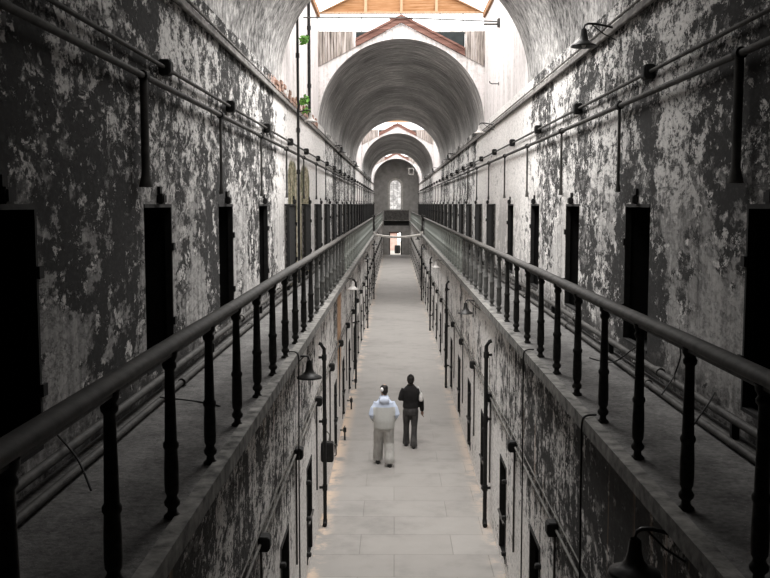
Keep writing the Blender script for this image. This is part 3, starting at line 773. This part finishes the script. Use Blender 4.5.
def row(ys, x, s, z, where, pale, reach):
    for k, y in enumerate(ys):
        c = 'pale' if k in pale else 'dark'
        lamp(x, s, y, z, '%s gooseneck lamp on the %s, %s of its row' % (c, where, ORD[k]), 'gooseneck lamps on the ' + where, k in pale, reach)
row([11.8, 26.0, 41.5, 57.5, 73], XR, 1, Z(2.12), 'right upper ledge', (1,), .40)
row([22.6, 36.0, 49.5, 63.5, 78], XL, -1, Z(2.14), 'left upper ledge', (0,), .32)
row([5.5, 19.0, 32.8, 46.0, 59], LR, 1, Z(-1.98), 'right lower wall under gallery', (2,), .30)
row([11.6, 23.8, 37.0, 50.0, 63], LL, -1, Z(-1.93), 'left lower wall under gallery', (1,), .30)

# ------------------------------------------------------------------ plants and brickwork
def sprig(loc, n, size, label):
    t = thing('wall_plant', label, 'plant', loc)
    st = MB(); lf = MB()
    for i in range(n):
        a = random.uniform(-1.2, 1.2); L = size*random.uniform(.5, 1)
        tip = Vector((L*.7*abs(math.cos(a))+.05, L*math.sin(a)*.8, L*random.uniform(.1, .8)))
        st.tube([(0,0,0), tuple(tip*.5+Vector((0,0,.04))), tuple(tip)], .006, 5)
        for q in range(7):
            p = tip*random.uniform(.35, 1.05) + Vector([random.uniform(-.05, .05) for _ in range(3)])
            u = Vector([random.uniform(-1, 1) for _ in range(3)]).normalized()*size*.22
            w = u.cross(Vector([random.uniform(-1, 1) for _ in range(3)])).normalized()*size*.10
            lf.add([p-u, p-u*.3+w, p+u*.4+w*.8, p+u, p+u*.4-w*.8, p-u*.3-w], [(0,1,2,3,4,5)])
    st.build('stem', M['stem'], t); lf.build('foliage', M['green'], t)
sprig((XL+.26, 20.75, Z(3.45)), 5, .34, 'green leafy sprig growing high on the rainwater pipe')
sprig((XL+.06, 22.3, Z(2.3)), 6, .30, 'green sprig growing on the left ledge among broken bricks')
sprig((XL+.06, 23.3, Z(2.22)), 4, .22, 'small green sprig hanging by the pipe at ledge level')
m = MB()
for k in range(30):
    y = 18.0 + k*.34; 
    for row_ in range(3):
        if random.random() < (.85, .6, .3)[row_]:
            m.bevbox(XL-.02, XL+random.uniform(.02, .06), y+.12*row_, y+.12*row_+.30, Z(2.19)+row_*.10, Z(2.275)+row_*.10, .008)
struct(m.build('trim_5', M['brick']), 'broken reddish brick courses exposed above the left ledge', 'brickwork')

# ------------------------------------------------------------------ people
def organic(name, build, mat, parent, voxel=.014, sm=4):
    m = MB(); build(m); o = m.build(name, mat, parent)
    r = o.modifiers.new('remesh', 'REMESH'); r.mode = 'VOXEL'; r.voxel_size = voxel; r.use_smooth_shade = True
    s = o.modifiers.new('smooth', 'SMOOTH'); s.iterations = sm; s.factor = .5
    return o
def head(m, c, turn=0.0):
    x, y, z = c     # centre of the skull; the face points to +y
    def P(dx, dy, dz):
        ca, sa = math.cos(turn), math.sin(turn); return (x+dx*ca-dy*sa, y+dx*sa+dy*ca, z+dz)
    m.ball(P(0, -.012, .02), .076, .096, .098)
    m.ball(P(0, .022, -.055), .058, .068, .075)          # jaw
    m.ball(P(0, .075, -.095), .026, .022, .022)          # chin
    m.tube([P(0, .085, .012), P(0, .108, -.022), P(0, .095, -.035)], [.010, .016, .015], 8)   # nose
    m.tube([P(-.03, .088, -.062), P(0, .094, -.062), P(.03, .088, -.062)], .009, 6)            # lips
    m.tube([P(-.045, .074, .03), P(0, .088, .026), P(.045, .074, .03)], .012, 6)               # brow
    for s in (-1, 1): m.ball(P(s*.078, -.005, -.015), .012, .022, .032, 8, 6)                   # ears
    m.tube([(x, y-.012, z-.05), (x, y-.03, z-.19)], [.055, .06], 12)
def hand(m, w, d, side, curl=.5):
    """palm and five fingers from wrist w along direction d; side = thumb direction"""
    w = Vector(w); d = Vector(d).normalized(); sd = Vector(side).normalized(); nrm = d.cross(sd).normalized()
    m.tube([w, w+d*.03, w+d*.09], [.026, .036, .036], 10, .55)
    for i, L in enumerate((.070, .080, .075, .058)):
        b = w + d*.085 + sd*(.030-.020*i); k1 = b + d*L*.45 + nrm*L*.10*curl; k2 = k1 + d*L*.3 + nrm*L*.28*curl; tp = k2 + d*L*.18 + nrm*L*.3*curl
        m.tube([b, k1, k2, tp], [.0095, .009, .008, .0065], 7)
    b = w + d*.03 + sd*.028
    m.tube([b, b+sd*.022+d*.03, b+sd*.026+d*.058+nrm*.012], [.012, .0105, .008], 7)
def leg_path(hip, knee, ankle): return [hip, tuple((a+b)/2 for a, b in zip(hip, knee)), knee, tuple((a*.6+b*.4) for a, b in zip(knee, ankle)), ankle]
def shoe(parent, ankle, toe_up, mat, rot=0):
    x, y, _ = ankle; m = MB()
    m.loft([(x, y+.045, 0, .047, .140), (x, y+.045, .02, .050, .145), (x, y+.04, .05, .047, .130), (x, y+.01, .085, .042, .085), (x, y-.01, .12, .04, .05)], 16)
    o = m.build('shoe', mat, parent)
    return o

# walker in pale hooded jacket
p1 = thing('person', 'person walking away in pale blue hooded jacket and baggy light grey trousers', 'person', (-.225, 20.55, 0), math.radians(3), 'two visitors walking away'); p1.scale = (1.035,)*3
hipL, hipR = (-.10, 0, .90), (.10, 0, .90)
kneeL, kneeR = (-.115, .12, .50), (.105, .04, .48)
ankL, ankR = (-.125, .20, .10), (.115, -.10, .10)
shL, shR = (-.178, 0, 1.38), (.178, 0, 1.38)
elL, elR = (-.262, -.05, 1.12), (.262, -.05, 1.12)
wrL, wrR = (-.20, .14, .95), (.20, .14, .95)
def body1(m):
    m.loft([(0,0,.86,.14,.10), (0,0,.95,.16,.11), (0,0,1.08,.145,.10), (0,0,1.26,.150,.10), (0,0,1.36,.13,.085), (0,-.01,1.44,.07,.06), (0,-.01,1.54,.055,.058)])
    for h, k, a in ((hipL, kneeL, ankL), (hipR, kneeR, ankR)):
        m.tube(leg_path(h, k, (a[0], a[1], .06)), [.085, .08, .055, .055, .04], 12)
    for s_, e, w in ((shL, elL, wrL), (shR, elR, wrR)):
        m.tube([(s_[0]*.8, s_[1], s_[2]-.03), e, w], [.04, .04, .03], 10)
    hand(m, wrL, (.75, .55, -.35), (.2, .2, 1)); hand(m, wrR, (-.75, .55, -.35), (-.2, .2, 1))
    head(m, (0, .015, 1.635), .35)
organic('body', body1, M['skin'], p1, .009, 3)
def trousers1(m):
    m.loft([(0,0,.76,.17,.125), (0,0,.86,.185,.14), (0,0,1.0,.175,.13)])
    for h, k, a in ((hipL, kneeL, ankL), (hipR, kneeR, ankR)):
        m.tube([(h[0]*.95, h[1], h[2]-.02), ((h[0]+k[0])/2, (h[1]+k[1])/2, (h[2]+k[2])/2), k, ((k[0]+a[0])/2, (k[1]+a[1])/2-.01, .29), (a[0], a[1]-.01, .15), (a[0], a[1]-.012, .075)], [.115, .118, .108, .106, .108, .098], 14)
organic('trousers', trousers1, M['greytrousers'], p1, .014, 5)
def jacket1(m):
    m.loft([(0,0,.80,.205,.155), (0,0,.84,.225,.165), (0,-.01,.98,.232,.168), (0,-.01,1.12,.228,.16), (0,-.01,1.28,.208,.145), (0,-.01,1.37,.178,.13), (0,-.01,1.44,.115,.10), (0,-.005,1.50,.095,.09), (0,0,1.53,.078,.08)], 20)
    for s_, e, w in ((shL, elL, wrL), (shR, elR, wrR)):
        s2 = (s_[0]*.9, s_[1], s_[2]-.01)
        m.tube([s2, tuple((a+b)/2 for a, b in zip(s_, e)), e, tuple((a+b)/2 for a, b in zip(e, w)), w], [.072, .074, .074, .068, .056], 12)
jk = organic('hooded_jacket', jacket1, M['jacket'], p1, .014, 5)
def hood1(m):
    m.ball((0, -.125, 1.42), .115, .05, .075); m.ball((0, -.10, 1.465), .10, .055, .04)
    m.tube([(-.10, -.05, 1.475), (-.05, -.11, 1.49), (.05, -.11, 1.49), (.10, -.05, 1.475)], .024, 8)
organic('hood', hood1, simple('hood_blue', (.53, .58, .69), .8, 0, .08, 14), jk, .012, 3)
shoe(p1, (ankL[0], ankL[1]-.02, 0), 0, M['shoe']); shoe(p1, (ankR[0], ankR[1]+.0, 0), 0, M['shoe'])
def cap1(m):
    m.ball((0, .0, 1.672), .084, .102, .078); m.ball((.012, -.045, 1.615), .070, .066, .075)
cp = organic('cap', cap1, M['hair'], p1, .010, 2); cp['label'] = 'dark cap'
def band1(m): m.ball((-.042, -.068, 1.652), .044, .040, .050)
organic('cap_patch', band1, M['whitecloth'], cp, .010, 2)['label'] = 'white patch at back of cap'

# walker in dark clothes
p2 = thing('person', 'person walking away in black jacket and dark jeans with hair tied back', 'person', (.385, 22.15, 0), math.radians(-2), 'two visitors walking away'); p2.scale = (1.03,)*3
hipL, hipR = (-.09, 0, .88), (.09, 0, .88)
kneeL, kneeR = (-.10, .09, .49), (.085, .03, .48)
ankL, ankR = (-.105, .15, .10), (.075, -.09, .10)
shL, shR = (-.165, 0, 1.37), (.165, 0, 1.37)
elL, elR = (-.235, -.02, 1.13), (.245, -.06, 1.08)
wrL, wrR = (-.12, .20, 1.10), (.265, .02, .85)
def body2(m):
    m.loft([(0,0,.84,.13,.10), (0,0,.92,.155,.11), (0,0,1.06,.125,.09), (0,0,1.24,.145,.10), (0,0,1.36,.15,.09), (0,-.01,1.42,.08,.065), (0,-.01,1.49,.05,.052)])
    for h, k, a in ((hipL, kneeL, ankL), (hipR, kneeR, ankR)):
        m.tube(leg_path(h, k, (a[0], a[1], .06)), [.08, .075, .052, .05, .036], 12)
    for s_, e, w in ((shL, elL, wrL), (shR, elR, wrR)): m.tube([s_, e, w], [.045, .038, .027], 10)
    hand(m, wrL, (.8, .5, .15), (0, .2, 1)); hand(m, wrR, (.05, .1, -1), (-.3, 1, 0), .7)
    head(m, (0, .012, 1.575), 0)
organic('body', body2, M['skin2'], p2, .009, 3)
def jeans2(m):
    m.loft([(0,0,.76,.155,.12), (0,-.01,.86,.178,.135), (0,-.005,.98,.16,.12)])
    for h, k, a in ((hipL, kneeL, ankL), (hipR, kneeR, ankR)):
        m.tube([(h[0]*.95, h[1], h[2]-.02), ((h[0]+k[0])/2, (h[1]+k[1])/2, (h[2]+k[2])/2), k, ((k[0]+a[0])/2, (k[1]+a[1])/2, .29), (a[0], a[1]-.005, .14), (a[0], a[1]-.005, .045)], [.098, .088, .070, .068, .078, .086], 14)
organic('jeans', jeans2, M['jeans'], p2, .012, 4)
def jacket2(m):
    m.loft([(0,0,.92,.178,.135), (0,0,.96,.185,.14), (0,0,1.06,.172,.125), (0,-.005,1.20,.185,.13), (0,-.005,1.32,.185,.12), (0,-.005,1.40,.135,.10), (0,0,1.45,.08,.075), (0,0,1.48,.068,.068)], 20)
    for s_, e, w in ((shL, elL, wrL), (shR, elR, wrR)):
        m.tube([(s_[0]*.9, s_[1], s_[2]-.01), tuple((a+b)/2 for a, b in zip(s_, e)), e, tuple((a+b)/2 for a, b in zip(e, w)), w], [.066, .066, .062, .056, .046], 12)
organic('jacket', jacket2, M['darkcloth'], p2, .013, 4)
shoe(p2, (ankL[0], ankL[1]-.02, 0), 0, M['shoe']); shoe(p2, (ankR[0], ankR[1], 0), 0, M['shoe'])
def hair2(m):
    m.ball((0, -.012, 1.605), .088, .102, .092); m.ball((0, -.05, 1.545), .074, .062, .075); m.ball((0, -.055, 1.675), .045, .045, .04)
organic('hair', hair2, M['hair'], p2, .010, 2)
bg = thing('handbag', 'pale handbag hanging from the right shoulder of the person in black', 'handbag', (.625, 22.09, 1.13))
def bagm(m):
    m.loft([(0,-.06,0,.035,.06), (.0,-.065,.03,.05,.085), (0,-.06,.12,.045,.08), (0,-.05,.20,.025,.06)], 14)
organic('bag_body', bagm, M['bag'], bg, .01, 2)
MB().tube([(0, -.11, .17), (-.035, -.10, .30), (-.07, -.03, .345), (-.04, .04, .28), (0, .02, .17)], .010, 6).build('strap', M['bag'], bg)

# ------------------------------------------------------------------ light
wd = bpy.data.worlds.new('World'); sc.world = wd; wd.use_nodes = True
bgn = wd.node_tree.nodes['Background']; bgn.inputs[0].default_value = (1, .985, .975, 1); bgn.inputs[1].default_value = 2.6
def area(name, loc, sx, sy, power, spread=PI, color=(1, .98, .96)):
    l = bpy.data.lights.new(name, 'AREA'); l.shape = 'RECTANGLE'; l.size = sx; l.size_y = sy; l.energy = power; l.spread = spread; l.color = color
    o = bpy.data.objects.new(name, l); col.objects.link(o); o.location = loc; return o
for y, p in ((9.0, 42), (13.6, 215), (17.5, 400)):  # added fill lamps hung under the near vault, which has no opening
    area('vault_fill_light', (CX, y, Z(4.6)), 2.2, 2.6, p, 2.3)
area('vault_fill_light', (CX, 43, Z(4.8)), 1.2, 25, 1200, 1.9)  # added long fill lamps under the farther vaults
area('vault_fill_light', (CX, 80.5, Z(4.8)), 1.2, 24, 1100, 1.9)

cam = bpy.data.cameras.new('Camera'); cam.sensor_width = 36; cam.lens = 950/770*36; cam.clip_end = 500; cam.clip_start = .05
co = bpy.data.objects.new('Camera', cam); col.objects.link(co); co.location = (0, 0, EYE)
pitch = math.atan(85/950); yaw = math.atan(9.5/950)
co.rotation_euler = (PI/2 - pitch, 0, yaw); sc.camera = co
sc.view_settings.view_transform = 'Standard'; sc.view_settings.look = 'None'
sc.view_settings.exposure = .18; sc.view_settings.gamma = 1
sc.cycles.use_denoising = True; sc.cycles.max_bounces = 8; sc.cycles.diffuse_bounces = 5
sc.cycles.sample_clamp_indirect = 6
